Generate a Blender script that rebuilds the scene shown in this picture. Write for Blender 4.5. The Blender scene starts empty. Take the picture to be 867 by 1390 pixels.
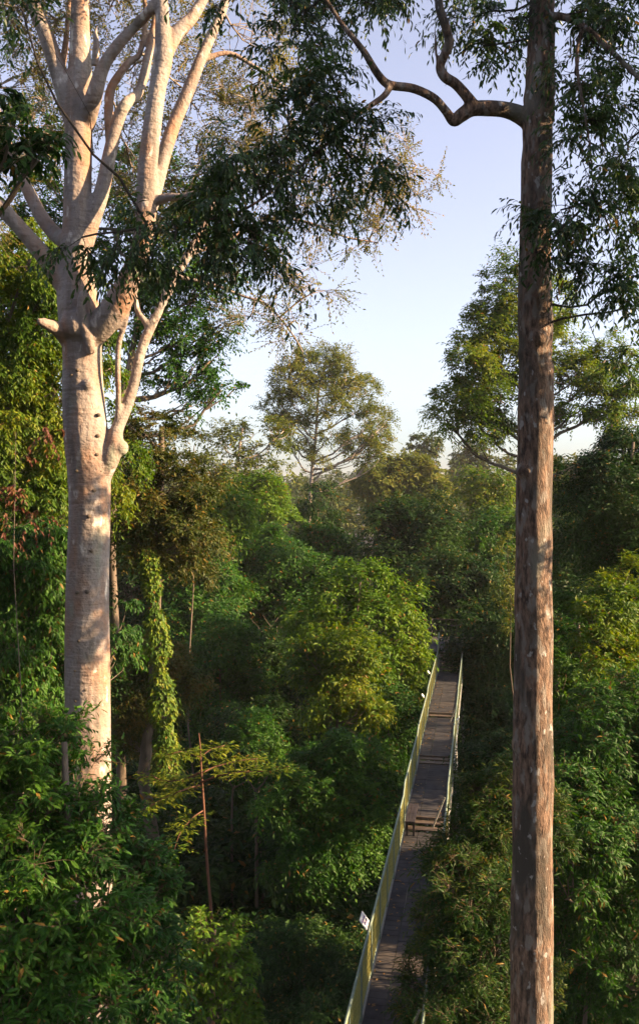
import bpy, math
import numpy as np
from mathutils import Vector
R = math.radians
scene = bpy.context.scene

# ------------------------------------------------------------------ camera
F = 1200.0                       # focal length in photo pixels (photo 867 x 1390)
CX, HY, EYE = 433.5, 665.0, 28.0
cam_d = bpy.data.cameras.new('camera'); cam = bpy.data.objects.new('camera', cam_d)
scene.collection.objects.link(cam); scene.camera = cam
cam.location = (0, 0, EYE); cam.rotation_euler = (R(90), 0, 0)
cam_d.sensor_fit = 'VERTICAL'; cam_d.sensor_height = 36; cam_d.lens = F/1390*36
cam_d.shift_y = -(695-HY)/1390
cam_d.clip_start = 0.1; cam_d.clip_end = 6000

# ------------------------------------------------------------------ light
SUN_AZ, SUN_EL = R(98), R(20)   # azimuth clockwise from the view direction
world = bpy.data.worlds.new("World"); scene.world = world; world.use_nodes = True
wn = world.node_tree; wn.nodes.clear()
sky = wn.nodes.new('ShaderNodeTexSky'); sky.sky_type = 'NISHITA'; sky.sun_disc = False
sky.sun_elevation = SUN_EL; sky.sun_rotation = SUN_AZ
sky.altitude = 100; sky.air_density = 1.0; sky.dust_density = 2.0; sky.ozone_density = 3.5
bg = wn.nodes.new('ShaderNodeBackground'); bg.inputs[1].default_value = 0.066
wo = wn.nodes.new('ShaderNodeOutputWorld')
hs_ = wn.nodes.new('ShaderNodeHueSaturation'); hs_.inputs['Hue'].default_value = .525; hs_.inputs['Saturation'].default_value = .52
wn.links.new(sky.outputs[0], hs_.inputs['Color']); wn.links.new(hs_.outputs[0], bg.inputs[0]); wn.links.new(bg.outputs[0], wo.inputs[0])
sd = bpy.data.lights.new('sun', 'SUN'); sun = bpy.data.objects.new('sun', sd)
scene.collection.objects.link(sun)
sd.energy = 5.0; sd.angle = R(0.5); sd.color = (1.0, 0.68, 0.38)
sdir = Vector((math.sin(SUN_AZ)*math.cos(SUN_EL), math.cos(SUN_AZ)*math.cos(SUN_EL), math.sin(SUN_EL)))
sun.rotation_euler = sdir.to_track_quat('Z', 'Y').to_euler()
sun.location = (60, -20, 60)
vs = scene.view_settings
vs.view_transform = 'Standard'; vs.look = 'None'; vs.gamma = 1; vs.use_curve_mapping = False
vs.exposure = 2.36
cy = scene.cycles
cy.max_bounces = 6; cy.diffuse_bounces = 3; cy.glossy_bounces = 2; cy.transmission_bounces = 4
cy.volume_bounces = 0; cy.use_denoising = True; cy.caustics_reflective = False; cy.caustics_refractive = False

# ------------------------------------------------------------------ helpers
def at(px, py, Y):
    """photo pixel + distance along the view -> point in the world"""
    return np.array(((px-CX)/F*Y, Y, EYE-(py-HY)/F*Y))

def link(o, parent=None):
    scene.collection.objects.link(o)
    if parent: o.parent = parent
    return o

def tag(o, label=None, cat=None, group=None, kind=None):
    if label: o['label'] = label
    if cat: o['category'] = cat
    if group: o['group'] = group
    if kind: o['kind'] = kind
    return o

def empty(name, loc=(0, 0, 0), rz=0):
    o = bpy.data.objects.new(name, None); o.location = tuple(float(v) for v in loc); o.rotation_euler = (0, 0, rz)
    o.empty_display_size = .5
    return link(o)

def np_mesh(name, V, loops, starts, mat, parent=None, smooth=False, off=None):
    V = np.asarray(V, dtype=np.float32)
    if off is not None: V = V - np.asarray(off, dtype=np.float32)
    me = bpy.data.meshes.new(name)
    me.vertices.add(len(V)); me.vertices.foreach_set('co', V.ravel())
    me.loops.add(len(loops)); me.loops.foreach_set('vertex_index', np.asarray(loops, dtype=np.int32))
    me.polygons.add(len(starts)); me.polygons.foreach_set('loop_start', np.asarray(starts, dtype=np.int32))
    me.polygons.foreach_set('use_smooth', np.full(len(starts), smooth))
    me.update(calc_edges=True); me.validate()
    me.materials.append(mat)
    return link(bpy.data.objects.new(name, me), parent)

class MB:
    """collects quads and polygons that end up in one mesh"""
    def __init__(s): s.V = []; s.L = []; s.S = []; s.n = 0; s.nl = 0
    def add(s, V, faces):
        V = np.asarray(V, float)
        for f in faces:
            s.S.append(s.nl); s.L.extend([i+s.n for i in f]); s.nl += len(f)
        s.V.append(V); s.n += len(V)
    def box(s, c, size, rot=None):
        h = np.asarray(size)/2.
        v = np.array([(x, y, z) for x in (-1, 1) for y in (-1, 1) for z in (-1, 1)])*h
        if rot is not None: v = v @ np.asarray(rot).T
        s.add(v+np.asarray(c), [(0, 1, 3, 2), (4, 6, 7, 5), (0, 4, 5, 1), (2, 3, 7, 6), (0, 2, 6, 4), (1, 5, 7, 3)])
    def tube(s, path, rad, n=8, cap=True, wob=0., rng=None):
        path = np.asarray(path, float); m = len(path)
        rad = np.broadcast_to(np.asarray(rad, float), (m,))
        T = np.gradient(path, axis=0); T /= np.linalg.norm(T, axis=1)[:, None]+1e-9
        ref = np.array((0, 1., 0)) if abs(T[0][1]) < .8 else np.array((1., 0, 0))
        u = np.cross(T[0], ref); u /= np.linalg.norm(u)
        a = np.arange(n)/n*2*math.pi; rings = []
        for i in range(m):
            u = u-T[i]*np.dot(u, T[i]); u /= np.linalg.norm(u)+1e-9
            w = np.cross(T[i], u)
            r = rad[i]*(1+(wob*rng.normal(size=n) if wob else 0))
            rings.append(path[i]+np.outer(np.cos(a)*r, u)+np.outer(np.sin(a)*r, w))
        F_ = []
        for i in range(m-1):
            for j in range(n):
                k = (j+1) % n
                F_.append((i*n+j, i*n+k, (i+1)*n+k, (i+1)*n+j))
        if cap:
            F_.append(tuple(range(n-1, -1, -1))); F_.append(tuple((m-1)*n+j for j in range(n)))
        s.add(np.concatenate(rings), F_)
    def build(s, name, mat, parent=None, smooth=False, off=None):
        return np_mesh(name, np.concatenate(s.V), s.L, s.S, mat, parent, smooth, off)

def spline(pts, per=6):
    """Catmull-Rom through rows of (x, y, z, r)"""
    P = np.asarray(pts, float)
    if len(P) < 3: per = max(per, 4)
    Q = np.vstack([2*P[0]-P[1], P, 2*P[-1]-P[-2]]); out = []
    for i in range(1, len(Q)-2):
        for t in np.arange(per)/per:
            a, b, c, d = Q[i-1], Q[i], Q[i+1], Q[i+2]
            out.append(.5*((2*b)+(-a+c)*t+(2*a-5*b+4*c-d)*t*t+(-a+3*b-3*c+d)*t**3))
    out.append(P[-1]); return np.array(out)

def ipath(pts, Y):
    """rows (px, py, width_px[, dY]) -> (x, y, z, r)"""
    o = []
    for p in pts:
        y = Y+(p[3] if len(p) > 3 else 0)
        q = at(p[0], p[1], y); o.append((*q, p[2]/2/F*y))
    return o

def ground_z(x, y):
    return 1.2*np.sin(x*.031+1)+1.5*np.sin(y*.023+.4)+.5*np.sin(x*.11+y*.07)

# ------------------------------------------------------------------ materials
def ramp(nt, stops):
    r = nt.nodes.new('ShaderNodeValToRGB'); e = r.color_ramp.elements
    while len(e) < len(stops): e.new(.5)
    for k, (p, c) in enumerate(stops): e[k].position = p; e[k].color = (*c, 1)
    return r

def leaf_mat(name, a, b, c, trans=.3, rough=.55, spec=.2, scale=.35):
    """a, b, c: leaf colours; each leaf picks its own, whole twigs lean one way"""
    m = bpy.data.materials.new(name); m.use_nodes = True; nt = m.node_tree; nt.nodes.clear(); N = nt.nodes.new; K = nt.links.new
    geo = N('ShaderNodeNewGeometry'); no = N('ShaderNodeTexNoise'); no.inputs['Scale'].default_value = scale; no.inputs['Detail'].default_value = 2
    K(geo.outputs['Position'], no.inputs['Vector'])
    ad = N('ShaderNodeMath'); ad.operation = 'MULTIPLY_ADD'; ad.inputs[1].default_value = .55
    K(geo.outputs['Random Per Island'], ad.inputs[0])
    m2 = N('ShaderNodeMath'); m2.operation = 'MULTIPLY_ADD'; m2.inputs[1].default_value = 1.5; m2.inputs[2].default_value = -.52
    K(no.outputs['Fac'], m2.inputs[0]); K(m2.outputs[0], ad.inputs[2])
    r = ramp(nt, [(.1, a), (.5, b), (.95, c)]); K(ad.outputs[0], r.inputs[0])
    gt = N('ShaderNodeMath'); gt.operation = 'GREATER_THAN'; gt.inputs[1].default_value = .978; K(geo.outputs['Random Per Island'], gt.inputs[0])
    my = N('ShaderNodeMix'); my.data_type = 'RGBA'; K(gt.outputs[0], my.inputs[0]); K(r.outputs[0], my.inputs[6]); my.inputs[7].default_value = (.15, .095, .018, 1)
    class _O: outputs = [my.outputs[2]]
    r = _O
    p = N('ShaderNodeBsdfPrincipled'); p.inputs['Roughness'].default_value = rough; p.inputs['Specular IOR Level'].default_value = spec
    K(r.outputs[0], p.inputs['Base Color'])
    t = N('ShaderNodeBsdfTranslucent')
    hs = N('ShaderNodeHueSaturation'); hs.inputs['Hue'].default_value = .485; hs.inputs['Saturation'].default_value = 1.1; hs.inputs['Value'].default_value = 1.7
    K(r.outputs[0], hs.inputs['Color']); K(hs.outputs[0], t.inputs['Color'])
    mx = N('ShaderNodeMixShader'); mx.inputs[0].default_value = trans
    K(p.outputs[0], mx.inputs[1]); K(t.outputs[0], mx.inputs[2])
    o = N('ShaderNodeOutputMaterial'); K(mx.outputs[0], o.inputs[0])
    return m

def bark_mat(name, stops, scale=(6, 6, 1.2), patch=None, bump=.5, dist=.03, rough=.85, fine=14, rings=0):
    m = bpy.data.materials.new(name); m.use_nodes = True; nt = m.node_tree; nt.nodes.clear(); N = nt.nodes.new; K = nt.links.new
    tc = N('ShaderNodeTexCoord'); mp = N('ShaderNodeMapping'); mp.inputs['Scale'].default_value = scale
    K(tc.outputs['Object'], mp.inputs[0])
    no = N('ShaderNodeTexNoise'); no.inputs['Scale'].default_value = 1; no.inputs['Detail'].default_value = 8; no.inputs['Roughness'].default_value = .62
    K(mp.outputs[0], no.inputs['Vector'])
    r = ramp(nt, stops); K(no.outputs['Fac'], r.inputs[0]); col = r.outputs[0]
    if patch:
        for (pc, sc, lo, hi) in patch:
            mp2 = N('ShaderNodeMapping'); mp2.inputs['Scale'].default_value = sc; K(tc.outputs['Object'], mp2.inputs[0])
            n2 = N('ShaderNodeTexNoise'); n2.inputs['Scale'].default_value = 1; n2.inputs['Detail'].default_value = 5
            K(mp2.outputs[0], n2.inputs['Vector'])
            mr = N('ShaderNodeMapRange'); mr.inputs[1].default_value = lo; mr.inputs[2].default_value = hi; K(n2.outputs['Fac'], mr.inputs[0])
            mix = N('ShaderNodeMix'); mix.data_type = 'RGBA'; K(mr.outputs[0], mix.inputs[0]); K(col, mix.inputs[6]); mix.inputs[7].default_value = (*pc, 1)
            col = mix.outputs[2]
    n3 = N('ShaderNodeTexNoise'); n3.inputs['Scale'].default_value = fine; n3.inputs['Detail'].default_value = 6
    K(mp.outputs[0] if rings == 0 else tc.outputs['Object'], n3.inputs['Vector'])
    ad = N('ShaderNodeMath'); ad.operation = 'ADD'; K(no.outputs['Fac'], ad.inputs[0]); K(n3.outputs['Fac'], ad.inputs[1]); hgt = ad.outputs[0]
    if rings:
        mp3 = N('ShaderNodeMapping'); mp3.inputs['Scale'].default_value = (1.2, 1.2, rings); K(tc.outputs['Object'], mp3.inputs[0])
        n4 = N('ShaderNodeTexNoise'); n4.inputs['Scale'].default_value = 1; n4.inputs['Detail'].default_value = 3; K(mp3.outputs[0], n4.inputs['Vector'])
        a2 = N('ShaderNodeMath'); a2.operation = 'MULTIPLY_ADD'; a2.inputs[1].default_value = .9; K(n4.outputs['Fac'], a2.inputs[0]); K(hgt, a2.inputs[2]); hgt = a2.outputs[0]
    b = N('ShaderNodeBump'); b.inputs['Strength'].default_value = bump; b.inputs['Distance'].default_value = dist; K(hgt, b.inputs['Height'])
    p = N('ShaderNodeBsdfPrincipled'); p.inputs['Roughness'].default_value = rough; p.inputs['Specular IOR Level'].default_value = .25
    K(col, p.inputs['Base Color']); K(b.outputs[0], p.inputs['Normal'])
    o = N('ShaderNodeOutputMaterial'); K(p.outputs[0], o.inputs[0])
    return m

def plain(name, a, b, scale=8, rough=.6, metal=0., bump=.2):
    return bark_mat(name, [(.3, a), (.7, b)], (scale, scale, scale), bump=bump, dist=.01, rough=rough)

M = {}
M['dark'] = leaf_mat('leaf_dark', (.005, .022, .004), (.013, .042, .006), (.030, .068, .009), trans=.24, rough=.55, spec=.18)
M['hanging'] = leaf_mat('leaf_hanging', (.011, .034, .009), (.024, .060, .011), (.052, .098, .015), trans=.3, rough=.42, spec=.4)
M['mid'] = leaf_mat('leaf_mid', (.009, .041, .005), (.020, .073, .006), (.050, .118, .010), trans=.32)
M['bright'] = leaf_mat('leaf_light_green', (0.0239, 0.0720, 0.0053), (0.0552, 0.1248, 0.0070), (0.1012, 0.1584, 0.0106), trans=.36)
M['yellow'] = leaf_mat('leaf_yellow', (.022, .060, .005), (.055, .110, .007), (.130, .155, .010), trans=.38)
M['olive'] = leaf_mat('leaf_olive', (.040, .068, .010), (.080, .105, .014), (.135, .135, .020), trans=.32)
M['brownish'] = leaf_mat('leaf_brown_green', (0.0160, 0.0336, 0.0048), (0.0384, 0.0528, 0.0064), (0.0960, 0.0720, 0.0120), trans=.28, scale=.8)
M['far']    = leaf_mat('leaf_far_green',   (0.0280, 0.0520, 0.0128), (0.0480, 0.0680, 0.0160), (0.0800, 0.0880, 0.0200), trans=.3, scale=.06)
M['feather'] = leaf_mat('leaf_feathery',   (0.0480, 0.0720, 0.0123), (0.0960, 0.1104, 0.0176), (0.1920, 0.1440, 0.0264), trans=.4, scale=.6)
M['red'] = leaf_mat('leaf_red', (.030, .030, .008), (.080, .028, .018), (.10, .050, .018), trans=.3)
M['vine'] = leaf_mat('leaf_vine', (.025, .065, .006), (.06, .115, .008), (.15, .17, .012), trans=.3, scale=.9)
M['narrow'] = leaf_mat('leaf_narrow', (.009, .034, .006), (.020, .058, .008), (.085, .105, .012), trans=.34, scale=.6)  # golden end of the ramp stands in for sun on some leaves
M['golden'] = leaf_mat('leaf_golden', (.040, .070, .010), (.085, .110, .016), (.155, .145, .024), trans=.34)
M['litter'] = leaf_mat('leaf_litter', (.12, .06, .02), (.20, .11, .035), (.26, .19, .06), trans=.1)
M['pale_bark'] = bark_mat('pale_smooth_bark', [(.25, (.11, .09, .08)), (.5, (.20, .17, .155)), (.75, (.285, .25, .225))], (1.6, 1.6, .9),
                          patch=[((.23, .135, .09), (1.6, 1.6, .8), .47, .66), ((.12, .10, .085), (3.5, 3.5, .35), .56, .72), ((.16, .13, .11), (14, 14, 9), .60, .68), ((.20, .21, .17), (2.2, 2.2, .7), .60, .75), ((.42, .38, .34), (4, 4, 2), .62, .70)],
                          bump=.9, dist=.05, rings=9, fine=9)
M['red_bark'] = bark_mat('rough_brown_bark', [(.36, (.030, .020, .016)), (.46, (.10, .064, .047)), (.62, (.22, .145, .105))], (17, 17, 4.2),
                         patch=[((.19, .165, .145), (9, 9, 3.6), .52, .62), ((.055, .048, .040), (2.2, 2.2, .8), .50, .66), ((.17, .16, .13), (1.6, 1.6, .5), .58, .70), ((.29, .28, .27), (8, 8, 5), .64, .68)], bump=.8, dist=.04, fine=4)
M['bark']   = bark_mat('grey_brown_bark', [(.3, (.045, .036, .027)), (.7, (.14, .11, .085))], (5, 5, 1.2), bump=.5)
M['white_bark'] = bark_mat('whitish_bark', [(.3, (.15, .12, .10)), (.7, (.30, .25, .21))], (3, 3, 1.), bump=.3)
M['dark_branch'] = bark_mat('dark_branch_bark', [(.3, (.028, .022, .018)), (.7, (.09, .075, .06))], (9, 9, 9), bump=.9, dist=.04,
                            patch=[((.24, .24, .22), (12, 12, 12), .64, .72)])
M['twig']   = bark_mat('twig_bark', [(.3, (.06, .045, .03)), (.7, (.16, .12, .08))], (9, 9, 9), bump=.1)
M['red_stem'] = bark_mat('reddish_stem', [(.3, (.06, .028, .018)), (.7, (.14, .07, .045))], (9, 9, 3), bump=.3)
M['deck']   = bark_mat('weathered_deck_board', [(.3, (.020, .020, .024)), (.7, (.065, .062, .066))], (2.5, 2.5, 2.5), bump=.3, dist=.01,
                       patch=[((.085, .070, .058), (.7, .7, .7), .55, .75)])
M['step']   = plain('pale_step_board', (.07, .055, .045), (.17, .13, .10))  # steps and nosings, paler than the deck boards
M['rail']   = plain('grey_green_rail_paint', (.11, .16, .13), (.20, .25, .20), 6, .45)
M['wire']   = plain('sun_tinted_wire', (.19, .19, .05), (.32, .30, .085), 4, .5)  # yellow of warm sunlight on the mesh is mixed into its green
M['steel']  = plain('galvanised_steel', (.16, .16, .15), (.28, .28, .26), 5, .5)
M['bench']  = plain('dark_bench_timber', (.025, .021, .024), (.055, .045, .048), 9)
M['white']  = plain('white_sign_paint', (.62, .64, .64), (.76, .78, .78), 5, .5, bump=.02)
M['ink']    = plain('violet_sign_ink', (.10, .04, .22), (.16, .07, .30), 5, .6, bump=.02)
M['soil']   = bark_mat('forest_floor_soil', [(.3, (.010, .010, .006)), (.7, (.03, .028, .016))], (.5, .5, .5), bump=.4, dist=.1)

# ------------------------------------------------------------------ foliage
def norm(v): return v/(np.linalg.norm(v, axis=-1, keepdims=True)+1e-9)

def leaves(rng, name, P, D, Nn, L, W, mat, parent, near, off):
    n = len(P)
    D = norm(D); S = norm(np.cross(D, Nn)); Nn = np.cross(S, D)
    L = (L*rng.uniform(.5, 1.35, n))[:, None]; W = (W*rng.uniform(.75, 1.2, n))[:, None]
    if near:
        cv = rng.uniform(.05, .3, n)[:, None]
        V = np.stack([P, P+D*L*.5+Nn*L*.02, P+D*L-Nn*L*cv,
                      P+D*L*.28+S*W*.42+Nn*W*.12, P+D*L*.68+S*W*.40+Nn*(W*.12-L*cv*.3),
                      P+D*L*.28-S*W*.42+Nn*W*.12, P+D*L*.68-S*W*.40+Nn*(W*.12-L*cv*.3)], 1).reshape(-1, 3)
        pat = np.array([0, 3, 4, 2, 1, 0, 1, 2, 6, 5]); k = 7; st = 5
    else:
        V = np.stack([P, P+D*L*.45+S*W*.5+Nn*W*.1, P+D*L-Nn*L*.12, P+D*L*.45-S*W*.5+Nn*W*.1], 1).reshape(-1, 3)
        pat = np.array([0, 1, 2, 0, 2, 3]); k = 4; st = 3
    loops = (np.arange(n)[:, None]*k+pat[None]).ravel(); starts = np.arange(n*2)*st
    return np_mesh(name, V, loops, starts, mat, parent, False, off)

def twiglets(c0, st, v, tl, droop, r, mat, parent, off, name='twiglets'):
    """thin stems that carry the sprays: clump centre -> start of the spray -> its tip"""
    g_ = np.array((0, 0, -1.))*(droop*tl)[:, None]; t_ = v*tl[:, None]
    pts = np.stack([c0, st, st+t_*.5+g_*.25, st+t_*.95+g_*.9], 1); n = len(st)
    u = norm(np.cross(v, np.array((.3, .2, 1.)))); w = norm(np.cross(v, u)); a = np.arange(3)*2.0944
    ring = u[:, None]*np.cos(a)[None, :, None]+w[:, None]*np.sin(a)[None, :, None]
    rr = r*np.array((1.5, 1.1, .8, .35))
    V = (pts[:, :, None]+ring[:, None]*rr[None, :, None, None]).reshape(-1, 3)
    q = [(i*3+j, i*3+(j+1) % 3, (i+1)*3+(j+1) % 3, (i+1)*3+j) for i in range(3) for j in range(3)]
    loops = (np.arange(n)[:, None]*12+np.array(q).ravel()[None]).ravel()
    return np_mesh(name, V, loops, np.arange(n*9)*4, mat, parent, True, off)

def clumps(rng, blobs, sub_r, dens=.9, low=-.55, jit=.0):
    """centres and outward directions of leaf clumps over ellipsoid lobes"""
    C, O = [], []
    for (c, r) in blobs:
        c = np.asarray(c, float); r = np.asarray(r, float)
        area = 4*math.pi*((r[0]*r[1])**1.6/3+(r[0]*r[2])**1.6/3+(r[1]*r[2])**1.6/3)**(1/1.6)
        n = max(3, int(dens*area/(math.pi*sub_r**2)))
        u = norm(rng.normal(size=(n*3, 3)))
        keep = (u[:, 2] > low) | (rng.random(n*3) < .3); u = u[keep][:n]
        s = 1-rng.random(len(u))**1.5*.5
        s *= 1+.20*np.sin(u[:, 0]*5+c[0]*3)*np.cos(u[:, 2]*6+c[2])+.15*rng.normal(size=len(u))
        C.append(c+u*r*s[:, None]); O.append(norm(u/r))
    return np.concatenate(C), np.concatenate(O)

def spray(rng, C, O, sr, cover, L, W, k=7, twig=.6, droop=.35, flat=.7, updir=.5, tw_mult=1., spread=.9):
    m = len(C)
    per = max(2, int(cover*math.pi*sr*sr/(.5*L*W)/k))
    sr_i = sr*rng.uniform(.6, 1.35, m)
    idx = np.repeat(np.arange(m), per); n = len(idx)
    o = O[idx]; v = norm(o*.75+rng.normal(size=(n, 3))*.62+np.array((0, 0, updir)))
    st = C[idx]+v*np.array((1, 1, flat))*(sr_i[idx]*rng.uniform(.1, .75, n))[:, None]+rng.normal(size=(n, 3))*sr*.12
    tl = twig*sr_i[idx]*tw_mult*rng.uniform(.7, 1.3, n)
    t = (np.arange(k)+.6)/k
    tt = t[None, :, None]
    P = st[:, None]+v[:, None]*tl[:, None, None]*tt + np.array((0, 0, -1.))*(droop*tl)[:, None, None]*tt**2
    ax = norm(v[:, None]+np.array((0, 0, -2*droop))*tt)
    side = norm(np.cross(v, np.array((0, 0, 1.))+rng.normal(size=(n, 3))*.4))[:, None]
    sg = np.where(np.arange(k) % 2 == 0, 1., -1.)[None, :, None]
    D = norm(ax*.75+side*sg*spread+np.array((0, 0, -droop))+rng.normal(size=(n, k, 3))*.22)
    Nn = norm(np.array((0, 0, 1.))+.45*o[:, None]+rng.normal(size=(n, k, 3))*.38)
    return P.reshape(-1, 3), D.reshape(-1, 3), Nn.reshape(-1, 3), st, v, tl, C[idx]

def limb_path(a, b, rng, sag=.12, n=7, jit=1.):
    a = np.asarray(a, float); b = np.asarray(b, float); d = b-a; l = np.linalg.norm(d)
    t = np.linspace(0, 1, n)[:, None]
    mid = rng.normal(size=3)*l*.07*jit+np.array((0, 0, -l*sag))
    w = rng.normal(size=(n, 3))*l*.018*jit; w[0] = 0; w[-1] = 0
    return a+d*t+mid*(4*t*(1-t))+w

def wood(rng, mb, blobs, C, base, top, r0, r_top, fork, max_sub=14, sub=True, sides=8, n_main=10):
    """trunk, one limb into each lobe, smaller branches towards the leaf clumps"""
    base = np.asarray(base, float); top = np.asarray(top, float)
    p = limb_path(base, top, rng, 0, n_main, .3)
    rr = np.linspace(1, 0, n_main)**.8*(r0-r_top)+r_top
    rr[0] *= 1.35
    mb.tube(p, rr, sides)
    own = None
    if len(blobs): 
        cc = np.array([b[0] for b in blobs]); own = np.argmin(((C[:, None]-cc[None])**2).sum(-1), 1)
    for i, (c, r) in enumerate(blobs):
        c = np.asarray(c, float)
        lo = max(fork, 0); zt = c[2]-np.linalg.norm((c-top)[:2])*.75-.2*r[2]
        f = np.clip((zt-base[2])/(top[2]-base[2]+1e-6), lo, .97)
        j = f*(n_main-1); k = int(min(j, n_main-2)); a = p[k]+(p[k+1]-p[k])*(j-k)
        rad = np.interp(j, range(n_main), rr)
        rl = min(rad*.7, max(.03, .02*np.linalg.norm(c-a)+.02))
        q = limb_path(a, c, rng, .10, 7); mb.tube(q, np.linspace(rl, rl*.45, 7), 6)
        if sub:
            ids = np.where(own == i)[0]
            if len(ids):
                for s in rng.choice(ids, min(max_sub, len(ids)), replace=False):
                    st = q[rng.integers(3, 7)]
                    mb.tube(limb_path(st, C[s], rng, .05, 4), np.linspace(rl*.4, rl*.12, 4), 4, cap=False)

GD, GC = 1.35, 1.9
def tree(name, label, cat, Y, blobs_px, mat, seed, bark='bark', base=None, trunk_px=None, r0=None, leaf=None, cover=1.0, sub_r=None,
         dens=.9, fork=.45, group=None, near=False, droop=.35, low=-.55, updir=.5, k=6, twig=.9, depth=.9, extra=None, max_sub=14, ratio=.45, spread=.9, parts_name=('trunk', 'crown')):
    """blobs_px rows: (px, py, rx_px, ry_px[, dY])"""
    rng = np.random.default_rng(seed)
    blobs = []
    for b in blobs_px:
        y = Y+(b[4] if len(b) > 4 else 0)
        blobs.append((at(b[0], b[1], y), (b[2]/F*y, b[2]/F*y*depth, b[3]/F*y)))
    cx = np.mean([b[0] for b in blobs], 0); ztop = max(b[0][2]+b[1][2]*.3 for b in blobs)
    L = leaf or max(.13, .0048*Y); W = L*ratio
    sr = sub_r or max(.28, min(1.15, .019*Y))
    if base is None: base = (cx[0], cx[1], float(ground_z(cx[0], cx[1])))
    base = np.asarray(base, float)
    top = np.array((cx[0]*.8+base[0]*.2, cx[1]*.8+base[1]*.2, ztop))
    r0 = r0 or max(.10, .0065*(ztop-base[2]))
    root = tag(empty(name, base), label, cat, group)
    C, O = clumps(rng, blobs, sr, dens*GD, low)
    mb = MB(); wood(rng, mb, blobs, C, base-np.array((0, 0, .3)), top, r0, r0*.3, fork, max_sub=max_sub)
    mb.build(parts_name[0], M[bark], root, True, base)
    P, D, Nn, st, v, tl, c0 = spray(rng, C, O, sr, cover*GC, L, W, k=k, twig=twig, droop=droop, updir=updir, spread=spread)
    if near: twiglets(c0, st, v, tl, droop, .0035, M['twig'], root, base)
    leaves(rng, parts_name[1], P, D, Nn, L, W, M[mat], root, near, base)
    return root

def dome(px, top, rx, ry, n=7, seed=0):
    """a forest crown: a big cap with uneven lobes; rx, ry half sizes in photo pixels"""
    rng = np.random.default_rng(1000+seed); cy_ = top+ry
    out = [(px, cy_+ry*.1, rx*.62, ry*.72, 0)]
    for i in range(n):
        a = math.pi*(i+.5)/n+rng.normal()*.12
        out.append((px+math.cos(a)*rx*.62*rng.uniform(.68, 1.2), cy_-math.sin(a)*ry*.62*rng.uniform(.7, 1.12)+ry*.06,
                    rx*rng.uniform(.19, .42), ry*rng.uniform(.17, .36), rng.uniform(-.6, .35)*rx/F*50))
    for i in range(max(2, n//2)):
        out.append((px+rng.uniform(-.6, .6)*rx, cy_+ry*rng.uniform(.0, .75), rx*rng.uniform(.3, .42), ry*rng.uniform(.2, .3), -rng.uniform(.3, .9)*rx/F*50))
    return out

# ================================================================== SETTING
g = 161
xs = np.concatenate([np.linspace(-1400, -120, 16), np.linspace(-110, 110, 121), np.linspace(120, 1400, 16)])
ys = np.concatenate([np.linspace(-200, -20, 8), np.linspace(-15, 205, 121), np.linspace(220, 1900, 20)])
X, Yg = np.meshgrid(xs, ys, indexing='ij')
Vg = np.stack([X, Yg, ground_z(X, Yg)], -1).reshape(-1, 3); nx, ny = X.shape
ii = (np.arange(nx-1)[:, None]*ny+np.arange(ny-1)[None]).ravel()
lo = np.stack([ii, ii+ny, ii+ny+1, ii+1], 1)
o = np_mesh('ground', Vg, lo.ravel(), np.arange(len(lo))*4, M['soil'], None, True); tag(o, 'dark forest floor far below the canopy', 'ground', kind='structure')

# undergrowth: a thicket nobody could count
rng = np.random.default_rng(5)
n = 4200
ux = rng.uniform(-42, 46, n); uy = rng.uniform(9, 100, n)
uz = ground_z(ux, uy)+rng.uniform(0, 1, n)**1.6*9+.5
C = np.stack([ux, uy, uz], 1); O = np.tile((0, 0, 1.), (n, 1))+rng.normal(size=(n, 3))*.3
P, D, Nn, *_ = spray(rng, C, norm(O), 1.25, .6, .42, .2, k=6, twig=1.)
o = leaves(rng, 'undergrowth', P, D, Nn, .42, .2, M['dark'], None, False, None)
tag(o, 'dark tangled undergrowth filling the forest floor', 'undergrowth', kind='stuff')

# lower storey of the forest, where no single tree can be told apart
rng = np.random.default_rng(15); blobs = []
for i in range(330):
    y = rng.uniform(27, 150); x = rng.uniform(-.47, .47)*y*1.1+rng.normal()*2
    if abs(x-(-1.67+y*.183)) < 2.6 and y < 58: continue
    r = rng.uniform(2.2, 4.5); h = rng.uniform(9, 16)+max(0, y-60)*.06
    blobs.append(((x, y, h-r*.5), (r, r, r*.8)))
C, O = clumps(rng, blobs, 1.0, .9, -.2)
P, D, Nn, *_ = spray(rng, C, O, 1.0, .9, .36, .17, k=6, twig=.9)
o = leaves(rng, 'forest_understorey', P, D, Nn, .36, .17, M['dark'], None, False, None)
tag(o, 'unbroken shaded lower storey of the forest between the taller crowns', 'understorey', kind='stuff')

# far wood that reads as one mass
rng = np.random.default_rng(6)
blobs = []
for i in range(560):
    y = rng.uniform(150, 560); x = rng.uniform(-.5, .5)*y*1.25
    r = rng.uniform(5.5, 10); h = rng.uniform(23, 31)+max(0, (y-240))*.022+(rng.uniform(0, 6) if rng.random() < .12 else 0)
    blobs.append(((x, y, h-r*.6), (r, r, r*.62)))
C, O = clumps(rng, blobs, 2.2, .8, -.2)
P, D, Nn, *_ = spray(rng, C, O, 2.2, .75, 1.25, .65, k=6, twig=.8)
o = leaves(rng, 'distant_forest', P, D, Nn, 1.25, .65, M['far'], None, False, None)
tag(o, 'hazy distant forest canopy along the horizon', 'forest', kind='stuff')

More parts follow.
